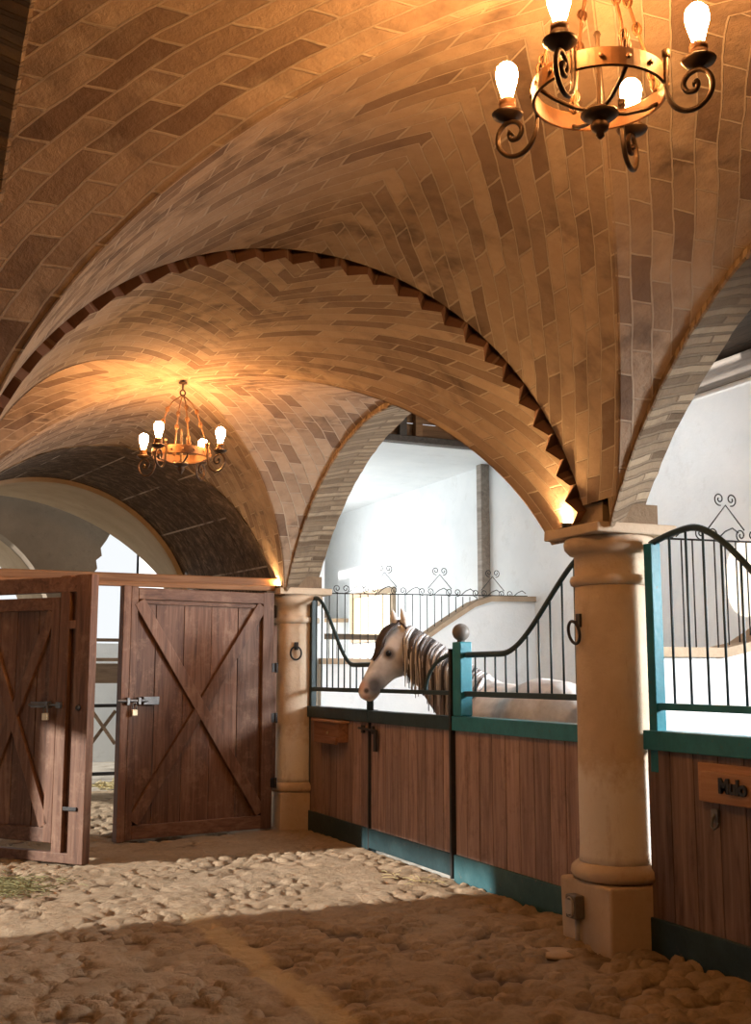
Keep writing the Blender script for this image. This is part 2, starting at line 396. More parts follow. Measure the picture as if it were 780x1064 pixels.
# sooty barrel beyond the gates, then the plastered arches further on (the passage bends left)
def loft(name, c1, c2, mat, n=64, m_=12, flip=False, rag=0.0):
    m = MB(); P = []; UV = []
    for j in range(m_ + 1):
        t = j / m_; row = []; ur = []
        xc, y, z0, R, a0, a1 = [p + (q - p) * t for p, q in zip(c1, c2)]
        if rag and j == 0: pass
        for i in range(n + 1):
            a = a0 + (a1 - a0) * i / n
            yy = y + (random.uniform(-rag, rag) if j == 0 else 0)
            row.append((xc + R * math.cos(a), yy, z0 + R * math.sin(a))); ur.append((R * a, y))
        P.append(row); UV.append(ur)
    m.grid(P, UV, flip=flip)
    return struct(m.build(name, mat))
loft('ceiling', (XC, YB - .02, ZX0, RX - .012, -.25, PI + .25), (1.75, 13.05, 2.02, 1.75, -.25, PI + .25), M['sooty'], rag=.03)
loft('ceiling', (1.75, 13.05, 2.02, 1.70, -.3, PI + .3), (1.3, 15.0, .72, 3.12, .25, PI - .25), M['beige'])
m = MB()   # face that closes the wall round the bent barrel
def annulus(m, xc, y, z0, r0, r1, a0=-.4, a1=PI + .4, n=48, d=.1):
    for i in range(n):
        a, b = a0 + (a1 - a0) * i / n, a0 + (a1 - a0) * (i + 1) / n
        m.prism([(xc + r * math.cos(t), y, z0 + r * math.sin(t)) for r, t in ((r0, a), (r1, a), (r1, b), (r0, b))], (0, d, 0))
annulus(m, 1.3, 15.02, .72, 3.14, 4.5, .75, PI - .1); m.box((3.65, 15.02, -.1), (4.4, 15.12, 4.6))
annulus(m, 1.75, 13.0, 2.02, 1.70, 2.5, -.1, PI + .1)
struct(m.build('wall_back', M['beige']))
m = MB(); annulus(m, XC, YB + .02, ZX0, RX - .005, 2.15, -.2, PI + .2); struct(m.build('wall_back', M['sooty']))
# grey wall with an arch, ragged where it has broken away on its right side
m = MB(); y = 16.5
edge = [(3.35, 4.4), (3.25, 3.75), (3.12, 3.5), (3.04, 3.38), (3.06, 3.27), (2.98, 3.2), (3.0, 3.08), (2.94, 3.0), (2.96, 2.9), (2.9, 2.7), (2.93, 2.5), (2.88, 2.2), (2.9, 1.9), (2.86, 1.6), (2.9, 0)]
arc = [(.55 + 1.82 * math.cos(a), 2.25 + 1.58 * math.sin(a)) for a in [i * PI / 2 / 14 for i in range(15)]]
arc = arc[:]   # from right foot of the arch up to its crown
right = [(2.37, 0)] + arc
poly = edge + right + [(.55, 4.4)]
m.prism([(x, y, z) for x, z in poly], (0, .5, 0))
struct(m.build('wall_back', M['grey_plaster']))
loft('wall_back', (.55, 16.9, 2.25, 1.84, 0, PI), (.2, 19.5, 2.0, 2.2, 0, PI), M['beige'], flip=False)

# floor: cobbles bedded in dust, with a smoother strip of slabs along the passage
def floor():
    x0, x1, y0, y1, d = -1.6, 4.19, 3.6, 15.4, .0185
    nx, ny = int((x1 - x0) / d), int((y1 - y0) / d)
    X = np.linspace(x0, x1, nx); Y = np.linspace(y0, y1, ny); GX, GY = np.meshgrid(X, Y)
    c = .112; ix = np.floor(GX / (c * 1.15)).astype(int); iy = np.floor(GY / c).astype(int)
    rs = np.random.default_rng(3); T = rs.random((240, 240, 3))
    f1 = np.full(GX.shape, 9.0); f2 = f1.copy(); lv = np.zeros(GX.shape)
    for dx in (-1, 0, 1):
        for dy in (-1, 0, 1):
            jx, jy = ix + dx, iy + dy; r = T[jx % 240, jy % 240]
            px = (jx + .5 + .85 * (r[..., 0] - .5)) * c * 1.15; py = (jy + .5 + .85 * (r[..., 1] - .5)) * c
            q = np.hypot((GX - px) * .85, GY - py); m1 = q < f1
            f2 = np.where(m1, f1, np.minimum(f2, q)); lv = np.where(m1, r[..., 2], lv); f1 = np.where(m1, q, f1)
    def smooth_noise(s, seed):
        r = np.random.default_rng(seed).random((200, 200)); u, v = GX / s + 60, GY / s + 10
        a, b = np.floor(u).astype(int), np.floor(v).astype(int); fu, fv = u - a, v - b; fu = fu * fu * (3 - 2 * fu); fv = fv * fv * (3 - 2 * fv)
        g = lambda i, j: r[i % 200, j % 200]
        return (g(a, b) * (1 - fu) + g(a + 1, b) * fu) * (1 - fv) + (g(a, b + 1) * (1 - fu) + g(a + 1, b + 1) * fu) * fv
    e = np.clip((f2 - f1) / .028, 0, 1); e = e * e * (3 - 2 * e)
    dust = smooth_noise(.5, 5) * .4 + smooth_noise(.16, 6) * .6
    near = np.clip((7.6 - GY) / 1.2, 0, 1)
    top = .03 * np.where(lv > .36, .8 + .35 * lv, .05) * (1 - .35 * (f1 / .1).clip(0, 1) ** 2)
    h = np.maximum(top * e, .029 * np.clip((dust - .3 - .08 * near) * 3.2, 0, 1))
    h = h * (1 + .5 * near) + .009 * smooth_noise(.06, 8) + .006 * smooth_noise(.03, 9)
    lift = np.clip(h / .034, 0, 1)
    st = np.clip(1 - np.abs(GX - 2.02 + .03 * (smooth_noise(.3, 14) - .5)) / .11, 0, 1); st = np.clip(st * 3, 0, 1) * np.clip((7.6 - GY) / .8, 0, 1)
    h = h * (1 - .65 * st) + .02 * st
    h = h * np.clip((4.19 - GX) / .06, .3, 1)
    co = np.stack([GX, GY, h - .012], -1).reshape(-1, 3)
    idx = np.arange(nx * ny).reshape(ny, nx)
    F = np.stack([idx[:-1, :-1], idx[:-1, 1:], idx[1:, 1:], idx[1:, :-1]], -1).reshape(-1, 4)
    me = bpy.data.meshes.new('floor'); me.vertices.add(len(co)); me.vertices.foreach_set('co', co.ravel())
    me.loops.add(F.size); me.loops.foreach_set('vertex_index', F.ravel().astype(np.int32)); me.polygons.add(len(F))
    me.polygons.foreach_set('loop_start', (np.arange(len(F)) * 4).astype(np.int32))
    me.update(calc_edges=True); me.polygons.foreach_set('use_smooth', np.ones(len(F), bool))
    for n_, a in (('lift', lift), ('strip', st)):
        at = me.attributes.new(n_, 'FLOAT', 'POINT'); at.data.foreach_set('value', a.ravel().astype(np.float32))
    me.materials.append(M['floor']); o = bpy.data.objects.new('floor', me); COL.objects.link(o); struct(o)
floor()
def slab(name, a, b, mat): m = MB(); m.box(a, b); return struct(m.build(name, mat))
slab('floor', (-3.6, -3, -.25), (9, 15.4, -.03), M['ground'])
slab('floor', (-12, 15.3, -.25), (14, 40, -.02), M['ground'])
slab('floor', (-14, 4, -.25), (-3.5, 15.4, -.04), M['ground'])
# left aisle: outer wall with a broad doorway, its ceiling, and the end behind the camera
for a, b in (((-3.5, -3, -.1), (-3.2, 7.2, 4.9)), ((-3.5, 9.9, -.1), (-3.2, 11.3, 4.9)), ((-3.5, 7.2, 2.86), (-3.2, 9.9, 4.9))): slab('wall_left', a, b, M['beige'])
slab('ceiling', (-3.5, -3, 4.9), (4.4, 15.3, 5.05), M['beige'])
slab('wall_front', (-3.5, -3.2, -.1), (7.2, -3, 5.2), M['beige'])
slab('wall_back', (-3.5, 11.0, -.1), (XL - .42, 11.3, 4.9), M['beige'])
slab('wall_right', (XR, -3, -.1), (XR + .46, -.3, 4.9), M['beige'])
# stalls: long back wall, ends, white ceiling beyond the truss, timber roof before it
slab('wall_right', (7.0, -3, -.1), (7.2, 20, 4.165), M['white'])
slab('wall_back', (4.33, 19.8, -.1), (7.2, 20, 4.5), M['white'])
slab('wall_right', (4.33, 11.12, -.1), (4.42, 12.4, 4.5), M['white'])
slab('wall_right', (4.33, 17.0, -.1), (4.42, 20, 4.5), M['white'])
slab('ceiling', (4.33, 11.36, 4.165), (7.2, 20, 4.3), M['white'])
m = MB(); yy = -3.0
while yy < 11.3:
    for k in range(8):
        xa, xb = 4.33 + k * .36, 4.33 + (k + 1) * .36 - .012
        if 7.0 < yy < 9.6 and 1 < k < 5: continue            # gap made for the added stall fill lamp
        m.prism([(xa, yy, 5.1 - (xa - 4.33) * .27), (xb, yy, 5.1 - (xb - 4.33) * .27), (xb, yy, 5.14 - (xb - 4.33) * .27), (xa, yy, 5.14 - (xa - 4.33) * .27)], (0, min(1.3, 11.36 - yy), 0))
    yy += 1.3
struct(m.build('ceiling', M['roofwood']))
m = MB(); m.box((6.86, -3, 4.17), (7.2, 11.3, 4.36)); tag(m.build('wall_plate_beam', M['greywood'], bevel=.01), 'grey timber wall plate lying along the top of the white stall wall', 'beam')
m = MB(); m.box((6.88, 12.05, 0), (7.0, 12.17, 4.165)); tag(m.build('wall_post', M['greywood'], bevel=.008), 'slim grey upright post against the white wall behind the horse', 'post')
# truss
t = thing('roof_truss', 'brown timber roof truss above the horse stall, seen through the far arch', 'truss', (5.7, 11.3, 4.165))
m = MB(); m.box((4.34, 11.22, 4.165), (7.0, 11.34, 4.24)); m.build('tie_beam', M['roofwood'], t, .006)
m = MB(); m.box((4.34, 11.22, 5.0), (7.0, 11.34, 5.12)); m.build('top_beam', M['truss'], t, .006)
for x in (4.75, 5.42, 5.62, 6.3, 6.85):
    m = MB(); m.box((x - .045, 11.24, 4.24), (x + .045, 11.32, 5.0)); m.build('upright', M['truss'] if x != 5.42 else M['roofwood'], t, .005)
for a, b in ((4.8, 5.4), (6.2, 5.66), (5.1, 5.35), (6.8, 6.35)):
    m = MB(); m.bar((a, 11.28, 4.26), (b, 11.28, 4.72), .06, .06, (0, 1, 0)); m.build('brace', M['truss'], t, .005)
m = MB(); 
for k in range(5): m.box((4.34, 11.345, 4.25 + k * .17), (7.0, 11.365, 4.41 + k * .17))
m.build('backing_board', M['truss'], t)
# partitions between stalls, curved up towards the back wall
def partition(name, y, lab_grille, last=False):
    prof = [(4.36, 1.66), (5.0, 1.66), (5.2, 1.70), (5.45, 1.83), (5.8, 2.06), (6.2, 2.30), (6.42, 2.37), (7.0, 2.38)]
    m = MB(); m.prism([(4.36, y, 0)] + [(x, y, z) for x, z in prof] + [(7.0, y, 0)], (0, .16, 0)); o = struct(m.build(name, M['white']))
    m = MB()
    for (a, b) in zip(prof[:-1], prof[1:]):
        m.prism([(a[0], y - .03, a[1]), (b[0], y - .03, b[1]), (b[0], y - .03, b[1] + .06), (a[0], y - .03, a[1] + .06)], (0, .22, 0))
    struct(m.build('trim_2', M['coping'], bevel=0))
    if last: return
    zt = 2.41; g = thing('iron_grille', lab_grille, 'grille', (5.4, y + .08, 2.0)); yc = y + .08
    def top(x):
        for (a, b) in zip(prof[:-1], prof[1:]):
            if a[0] <= x <= b[0]: return a[1] + (b[1] - a[1]) * (x - a[0]) / (b[0] - a[0]) + .05
    m = MB(); m.tube([(4.42, yc, zt), (6.95, yc, zt + .04)], .007, 6); m.build('top_rail', M['iron'], g)
    x = 4.48
    while x < 6.3:
        m = MB(); m.tube([(x, yc, top(x)), (x, yc, zt + .01)], .0055, 5); m.build('bar', M['iron'], g); x += .09
    def spiral(cx, cz, r, s, a0, turns=1.4, n=22):
        return [(cx + s * r * (1 - .8 * k / n) * math.cos(a0 + turns * 2 * PI * k / n), yc, cz + r * (1 - .8 * k / n) * math.sin(a0 + turns * 2 * PI * k / n)) for k in range(n + 1)]
    x = 4.62; k = 0
    while x < 6.9:
        m = MB(); z = zt + .055
        for s in (-1, 1): m.tube(spiral(x + s * .05, z, .045, s, -PI / 2 - .2), .005, 5)
        m.tube([(x + .09, yc, zt + .02), (x + .16, yc, zt + .075), (x + .22, yc, zt + .1), (x + .27, yc, zt + .07)], .005, 5)
        if k % 2 == 1:
            m.tube([(x + .02, yc, zt + .09), (x + .17, yc, zt + .25), (x + .32, yc, zt + .09)], .005, 5)
            for s in (-1, 1): m.tube(spiral(x + .17 + s * .05, zt + .29, .045, s, -PI / 2 - .2), .005, 5)
        m.build('scroll', M['iron'], g); x += .34; k += 1
partition('wall_middle', 11.05, 'black iron scroll-topped grille behind the horse')
partition('wall_middle', 5.66, 'black iron scroll-topped grille at the right edge, above the near partition')
partition('wall_middle', 16.6, '', True)
# windows in the stall walls
m = MB(); pts = [(7.0, 14.9, 2.12), (7.0, 16.3, 2.12), (7.0, 16.3, 2.72), (7.0, 14.9, 2.72)]
m.box((6.985, 14.9, 2.12), (7.01, 16.3, 2.74)); w = struct(m.build('window_1', M['pane']))
m = MB()
for a, b in (((6.95, 14.8, 2.04), (7.0, 16.4, 2.12)), ((6.95, 14.8, 2.74), (7.0, 16.4, 2.82)), ((6.95, 14.8, 2.12), (7.0, 14.9, 2.74)), ((6.95, 16.3, 2.12), (7.0, 16.4, 2.74))): m.box(a, b)
m.build('window_frame', M['coping'], w)
m = MB(); yw, zw = 7.62, 2.38
m.prism([(6.985, yw + .24 * math.cos(a), zw + .33 * math.sin(a)) for a in [i * 2 * PI / 32 for i in range(32)]], (.02, 0, 0))
struct(m.build('window_2', M['pane']))
# low beam rails seen in the stall beyond
for k, (z, xa, xb) in enumerate(((2.02, 4.45, 6.0), (2.3, 4.45, 5.3), (2.42, 4.45, 5.15))):
    m = MB(); m.box((xa, 13.0 + k * .2, z - .035), (xb, 13.08 + k * .2, z + .035))
    tag(m.build('timber_rail', M['oldwood'], bevel=.006), ['long weathered timber rail behind the low part of the far grille', 'short weathered timber rail, lower of the two behind the far end of the grille', 'short weathered timber rail, upper of the two behind the far end of the grille'][k], 'rail')

# ------------------------------------------------------------------ columns
def column(loc, label):
    t = thing('stone_column', label, 'column', loc); x, y, z = loc
    m = MB(); m.box((x - .245, y - .245, -.03), (x + .245, y + .245, .375), jit=.006); m.build('pedestal', M['stone'], t, .018, seg=3)
    m = MB(); m.lathe([(.235, .375), (.262, .385), (.277, .41), (.272, .445), (.25, .465), (.236, .475)], (x, y, 0)); m.build('base_ring', M['stone'], t)
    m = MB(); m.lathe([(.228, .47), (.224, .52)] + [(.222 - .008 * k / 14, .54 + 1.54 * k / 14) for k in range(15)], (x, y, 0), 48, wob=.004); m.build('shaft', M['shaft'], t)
    m = MB(); m.lathe([(.214, 2.075), (.236, 2.085), (.243, 2.11), (.236, 2.135), (.214, 2.14), (.212, 2.26), (.24, 2.268), (.27, 2.3), (.275, 2.335), (.262, 2.365), (.24, 2.372)], (x, y, 0), 48); m.build('neck', M['stone'], t)
    m = MB(); m.box((x - .285, y - .285, 2.368), (x + .285, y + .285, 2.432), jit=.004); m.build('abacus', M['stone'], t, .01)
    return t
cA = column((4.085, 5.6, 0), 'pale sandstone column nearest the camera, with an outlet box on its pedestal')
cB = column((4.1, 11.1, 0), 'pale sandstone column at the hinge side of the right gate leaf')
column((0.13, 5.6, 0), 'pale sandstone column of the left arcade, nearest'); column((0.13, 11.1, 0), 'pale sandstone column of the left arcade beside the left gate leaf')
m = MB()   # brick piers that the arches spring from
for y in (5.6, 11.1):
    m.box((3.9, y - .2, 2.43), (4.3, y + .2, 2.56)); m.box((3.93, y - .05, 2.55), (4.31, y + .05, 3.4))
struct(m.build('wall_right', M['arch_brick']))
def tether(x, y, z, label, turn=0):
    t = thing('tether_ring', label, 'ring', (x, y, z))
    m = MB(); m.box((x - .012, y - .022, z - .03), (x + .03, y + .022, z + .05)); m.tube([(x - .03, y - .02, z), (x - .045, y, z + .004), (x - .03, y + .02, z)], .009, 6); m.build('staple', M['iron'], t, .004)
    m = MB(); m.tube([(x - .04 - .012 * math.cos(a), y + .055 * math.sin(a), z - .062 + .066 * math.cos(a)) for a in [i * 2 * PI / 28 for i in range(28)]], .0095, 8, closed=True); m.build('ring', M['iron'], t); t.rotation_euler = (0, 0, turn)
tether(3.868, 5.62, 1.86, 'black iron tether ring on the near column')
tether(4.022, 10.892, 1.83, 'black iron tether ring on the far column by the gate', math.radians(66))
t = thing('outlet_box', 'grey electrical outlet box with conduit on the near column pedestal', 'outlet', (3.82, 5.65, .23))
m = MB(); m.box((3.775, 5.6, .165), (3.842, 5.7, .295)); m.build('housing', M['plastic'], t, .008)
m = MB(); m.tube([(3.772, 5.65 + .036 * math.cos(a), .23 + .052 * math.sin(a)) for a in [i * 2 * PI / 20 for i in range(20)]], .006, 6, closed=True); m.box((3.762, 5.615, .19), (3.776, 5.685, .27)); m.build('flap_lid', M['conduit'], t, .006)
m = MB(); m.tube([(3.82, 5.65, .0), (3.82, 5.65, .17)], .014, 10); m.build('conduit', M['conduit'], t)
m = MB(); m.lathe([(.115, 0), (.12, .008), (.112, .02), (.05, .024)], (3.6, 5.53, .006), 28, wob=.03); tag(m.build('cover_stone', M['coping']), 'round flat cover stone on the floor before the near column', 'stone')
# up-lights on the capitals
for x, y, lab in ((3.83, 5.67, 'small glowing up-light on the capital of the near column'), (3.84, 10.93, 'small glowing up-light on the capital of the far column by the gate')):
    t = thing('uplight', lab, 'lamp', (x, y, 2.432))
    m = MB(); m.lathe([(.026, 0), (.03, .005), (.03, .03), (.024, .03)], (x, y, 2.432), 16); m.build('housing', M['iron'], t)
    m = MB(); m.lathe([(.02, 0), (.02, .004), (.012, .007)], (x, y, 2.4625), 16); m.build('lens', M['uplight'], t)
    li = light('uplight_beam', 'SPOT', (x, y, 2.475), 34, (1.0, .6, .26), (x - .25, y, 3.4), spot_size=math.radians(165), spot_blend=1.0, shadow_soft_size=.02)

# ------------------------------------------------------------------ stall fronts
XF = 4.17
def planks(m, y0, y1, z0, z1, x=XF, w=.125, th=.05):
    n = max(2, round(abs(y1 - y0) / w)); d = (y1 - y0) / n
    for k in range(n): m.box((x + random.uniform(0, .004), y0 + k * d + .0035, z0), (x + th, y0 + (k + 1) * d - .0035, z1))
def rail_bars(parent, ys, zb, ztop, mat, x=XF + .03, r=.0075):
    for y in ys:
        m = MB(); m.tube([(x, y, zb), (x, y, ztop(y))], r, 6); m.build('bar', mat, parent)
def swoop(y, ya, yb, za, zb):
    """high at ya, low at yb"""
    s = min(max((y - ya) / (yb - ya), 0), 1)
    return za + (zb - za) * (3 * s * s - 2 * s ** 3) 
def stall_panel(label, y0, y1, top_mat, kick_mat, plank_mat, x=XF, rail=None, group=None):
    t = thing('stall_partition', label, 'stall partition', (x, (y0 + y1) / 2, 0), group)
    m = MB(); planks(m, y0, y1, .14, 1.16, x, .19); m.build('plank_panel', plank_mat, t, .003)
    m = MB(); m.box((x - .025, y0, 1.125), (x + .09, y1, 1.235)); m.build('top_board', top_mat, t, .006)
    m = MB(); m.box((x - .018, y0, -.02), (x + .07, y1, .2)); m.build('kick_board', kick_mat, t, .006)
    if rail:
        ya, yb, za, zb, mat = rail; s = 1 if yb > ya else -1; xx = x + .03
        m = MB(); m.box((xx - .02, min(ya, yb), 1.385), (xx + .02, max(ya, yb), 1.425)); m.build('bottom_rail', mat, t, .004)
        pts = [(xx, ya + (yb - ya) * k / 40, swoop(ya + (yb - ya) * k / 40, ya + .05 * (yb - ya), ya + .72 * (yb - ya), za, zb)) for k in range(41)]
        m = MB(); m.tube(pts, [(.016, .022)] * 41, 6, flat=(1, 0, 0)); m.build('curved_rail', mat, t)
        n = int(abs(yb - ya) / .148)
        rail_bars(t, [ya + s * (.1 + .148 * k) for k in range(n)], 1.4, lambda y: swoop(y, ya + .05 * (yb - ya), ya + .72 * (yb - ya), za, zb), mat, xx)
    return t
pL = stall_panel('left fixed plank panel of the horse stall, with a wooden name box and dark railing', 9.38, 10.92, M['teal_dark'], M['teal_dark'], M['stall'], rail=(10.88, 9.4, 2.33, 1.64, M['iron_green']))
pR = stall_panel('wide plank panel with teal boards between the horse and the near column', 5.7, 7.765, M['teal'], M['kick'], M['stall'], rail=(5.75, 7.62, 2.38, 1.70, M['iron_green']))
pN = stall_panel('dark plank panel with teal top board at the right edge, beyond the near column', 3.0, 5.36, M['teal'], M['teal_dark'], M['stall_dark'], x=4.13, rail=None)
# posts that carry the railings
def post(y0, y1, x0, x1, z1, mat, parent, z0=0): m = MB(); m.box((x0, y0, z0), (x1, y1, z1)); m.build('post', mat, parent, .005)
post(10.84, 10.9, XF, XF + .06, 2.33, M['iron_green'], pL); post(9.37, 9.4, XF - .02, XF + .04, 1.42, M['iron_green'], pL, 1.2)
post(5.26, 5.33, 4.13, 4.2, 2.31, M['teal'], pN, 1.0)
nr = [(4.16, 5.3 - .03 * k, 2.31 + .055 * math.sin(min(k / 13, 1) * PI / 2) - swoop(5.3 - .03 * k, 4.96, 3.9, 0, .66)) for k in range(60)]
m = MB(); m.tube(nr, [(.016, .02)] * 60, 6, flat=(1, 0, 0)); m.build('curved_rail', M['iron_green'], pN)
m = MB(); m.box((4.14, 3.0, 1.35), (4.18, 5.28, 1.39)); m.build('bottom_rail', M['teal'], pN, .004)
def nrz(y):
    k = (5.3 - y) / .03; a = nr[min(int(k), 59)]; b = nr[min(int(k) + 1, 59)]; return a[2] + (b[2] - a[2]) * (k - int(k))
rail_bars(pN, [5.13 - .143 * k for k in range(11)], 1.37, nrz, M['iron_green'], 4.16)
# stall door
d = thing('stall_door', 'plank stall door with dark boards under the horse\'s head', 'stall door', (XF, 8.56, 0))
m = MB(); planks(m, 7.8, 9.34, .14, 1.16, XF - .005, .15); m.build('plank_panel', M['stall'], d, .003)
m = MB(); m.box((XF - .03, 7.78, 1.125), (XF + .085, 9.36, 1.23)); m.build('top_board', M['teal_dark'], d, .006)
m = MB(); m.box((XF - .02, 7.78, .035), (XF + .06, 9.36, .2)); m.build('kick_board', M['teal_dark'], d, .006)
m = MB(); m.box((XF - .032, 7.77, .02), (XF + .04, 7.8, 1.75)); m.build('edge_strip', M['iron'], d, .003)
m = MB(); m.box((XF - .022, 9.345, .02), (XF + .04, 9.365, 1.23)); m.build('edge_strip', M['iron'], d, .003)
m = MB(); m.box((XF + .01, 7.79, 1.39), (XF + .05, 9.4, 1.425)); m.build('bottom_rail', M['iron_green'], d, .004)
arcp = [(XF + .03, 8.31 - .52 * (1 - math.cos(a)), 1.41 + .3 * math.sin(a)) for a in [k * PI / 2 / 16 for k in range(17)]]
m = MB(); m.tube(arcp, [(.014, .02)] * 17, 6, flat=(1, 0, 0)); m.build('neck_arch', M['iron_green'], d)
m = MB(); m.tube([(XF - .045, 9.52, 1.07), (XF - .045, 9.12, 1.06)], .012, 8); m.box((XF - .05, 9.2, 1.03), (XF - .025, 9.24, 1.1)); m.box((XF - .05, 9.14, .88), (XF - .026, 9.19, 1.06)); m.box((XF - .05, 9.42, 1.03), (XF - .02, 9.46, 1.1)); m.build('latch', M['iron'], d, .003)
gp = thing('gate_post', 'teal square post topped by a round ball, right of the horse', 'post', (XF + .04, 7.69, 1.236))
m = MB(); m.box((XF - .02, 7.625, 1.236), (XF + .085, 7.755, 1.8)); m.build('shaft', M['teal'], gp, .008)
m = MB(); m.lathe([(.03, 1.8), (.03, 1.815)] + [(.068 * math.sin(a), 1.875 - .068 * math.cos(a)) for a in [.45 + k * (PI - .46) / 14 for k in range(15)]], (XF + .03, 7.7, 0), 24); m.build('ball', M['plastic'], gp)
# name boards
s = thing('name_board', 'wooden name board with black letters at the right edge', 'sign', (4.1, 4.6, .97))
m = MB(); m.box((4.107, 4.1, .885), (4.132, 4.9, 1.085)); m.build('backing_board', M['sign'], s, .004)
m = MB(); m.box((4.09, 4.1, .885), (4.11, 4.865, 1.045)); m.build('front_board', M['sign'], s, .006)
def letters(text, parent, loc, size, rot):
    cu = bpy.data.curves.new('letters', 'FONT'); cu.body = text; cu.size = size; cu.extrude = .006; cu.space_character = .95; cu.align_y = 'CENTER'; cu.offset = .004
    tmp = bpy.data.objects.new('letters_curve', cu); COL.objects.link(tmp)
    me = bpy.data.meshes.new_from_object(tmp.evaluated_get(bpy.context.evaluated_depsgraph_get()))
    bpy.data.objects.remove(tmp); me.materials.clear(); me.materials.append(M['letters'])
    o = bpy.data.objects.new('letters', me); COL.objects.link(o); o.parent = parent
    o.rotation_euler = rot; o.location = Vector(loc) - base(parent)
letters('Mulo', s, (4.083, 4.715, .975), .105, (PI / 2, 0, -PI / 2))
m = MB(); m.tube([(4.12, 4.79, .83), (4.1, 4.79, .8), (4.085, 4.785, .765), (4.085, 4.765, .752), (4.09, 4.745, .765), (4.09, 4.735, .79)], .008, 6); m.box((4.112, 4.765, .78), (4.132, 4.815, .85)); tag(m.build('wall_hook', M['steel'], bevel=.002), 'small worn metal hook below the name board at the right edge', 'hook')
s = thing('name_box', 'dark wooden name box hung under the top board, left of the stall door', 'sign', (XF - .05, 10.18, 1.0))
m = MB(); m.box((XF - .1, 9.86, .92), (XF, 10.5, 1.1)); m.build('box', M['sign_dark'], s, .006)
m = MB(); m.box((XF - .12, 9.83, 1.1), (XF + .0, 10.53, 1.12)); m.build('lid', M['sign'], s, .004)
m = MB(); m.box((XF - .115, 9.9, .9), (XF - .095, 10.46, .965)); m.build('lip', M['sign_dark'], s, .004)
m = MB(); m.lathe([(.012, 0), (.016, .006), (.008, .014)], (0, 0, 0), 12); 
m.v = [(XF - .1 - p[2], 10.13 + p[0], 1.0 + p[1]) for p in m.v]; m.build('knob', M['brass'], s)

# ------------------------------------------------------------------ timber gates between corridor and yard
fr = thing('gateway_surround', 'brown timber frame with lintel above the two open gate leaves', 'door frame', (2.1, 11.0, 0))
m = MB(); m.box((.42, 10.96, 2.435), (3.87, 11.1, 2.535)); m.build('lintel', M['lintel'], fr, .012)
m = MB(); m.box((.43, 10.93, 2.40), (3.8, 10.97, 2.455)); m.build('lintel_moulding', M['lintel'], fr, .01)
for x in (.44, 3.75):
    m = MB(); m.box((x - .04, 10.985, 0), (x + .055, 11.09, 2.36)); m.box((x - .04, 10.99, .5), (x + .1, 11.08, 2.05)); m.build('jamb', M['gate'], fr, .008)
def leaf_map(H, F):
    H = Vector((*H, 0)); u = (Vector((*F, 0)) - H).normalized(); n = Vector((u.y, -u.x, 0)); n = n if n.y < 0 else -n
    return lambda p: H + u * p[0] + n * p[1] + Vector((0, 0, p[2]))
def brace(m, L, a, b, w, n0, n1):
    a, b = Vector((a[0], 0, a[1])), Vector((b[0], 0, b[1])); d = (b - a).normalized(); q = Vector((-d.z, 0, d.x)) * w / 2
    P = [a + q, b + q, b - q, a - q]; vs = [L((p.x, nn, p.z)) for nn in (n0, n1) for p in P]
    m.add(vs, [(3, 2, 1, 0), (4, 5, 6, 7), (0, 1, 5, 4), (1, 2, 6, 5), (2, 3, 7, 6), (3, 0, 4, 7)])
def lbox(m, L, u0, u1, n0, n1, z0, z1): m.box((u0, n0, z0), (u1, n1, z1), M=L)
def leaf_part(name, mat, parent, L, boxes, bevel=.006):
    m = MB()
    for b in boxes: lbox(m, L, *b)
    return m.build(name, mat, parent, bevel)
def plankset(L, u0, u1, z0, z1, n):
    d = (u1 - u0) / n; return [(u0 + k * d + .003, u0 + (k + 1) * d - .003, -.035, random.uniform(-.004, .002), z0, z1) for k in range(n)]
def hinge(L, z, parent):
    m = MB(); lbox(m, L, -.045, .02, -.05, .055, z - .045, z + .045)
    a, b = L((-.03, .06, z - .05)), L((-.03, .06, z + .05)); m.tube([a, b], .016, 10); m.build('hinge', M['iron'], parent, .004)
# right leaf
HR, FR = (3.765, 10.93), (2.205, 10.64); L = leaf_map(HR, FR)
g = thing('timber_gate', 'right brown gate leaf with a large cross brace, standing ajar by the column', 'gate', (*HR, 0), 'timber gate leaves')
leaf_part('plank_panel', M['gate'], g, L, plankset(L, .09, 1.56, .07, 2.33, 5), .003)
leaf_part('stile', M['gate'], g, L, [(.0, .125, -.03, .05, .04, 2.38)]); leaf_part('stile', M['gate'], g, L, [(1.47, 1.54, -.03, .045, .04, 2.38), (1.545, 1.62, -.05, .055, .03, 2.385)])
leaf_part('top_rail', M['gate_rail'], g, L, [(.1, 1.47, -.03, .048, 2.26, 2.37), (.12, 1.45, -.03, .03, 2.215, 2.255)]); leaf_part('bottom_rail', M['gate_rail'], g, L, [(.1, 1.47, -.03, .048, .045, .17)])
for a, b, n1 in (((1.46, 2.24), (.12, .2), .05), ((.13, 2.24), (1.46, .2), .047)):
    m = MB(); brace(m, L, a, b, .115, .0, n1); m.build('cross_brace', M['gate'], g, .006)
for z in (1.62, 1.12, .48): hinge(L, z, g)
m = MB(); m.tube([L((1.36, .075, 1.31)), L((1.66, .075, 1.31))], .016, 10); lbox(m, L, 1.24, 1.4, .0, .07, 1.27, 1.345)
for u in (1.45, 1.56): lbox(m, L, u - .015, u + .015, .045, .1, 1.27, 1.34)
m.build('bolt', M['steel'], g, .004)
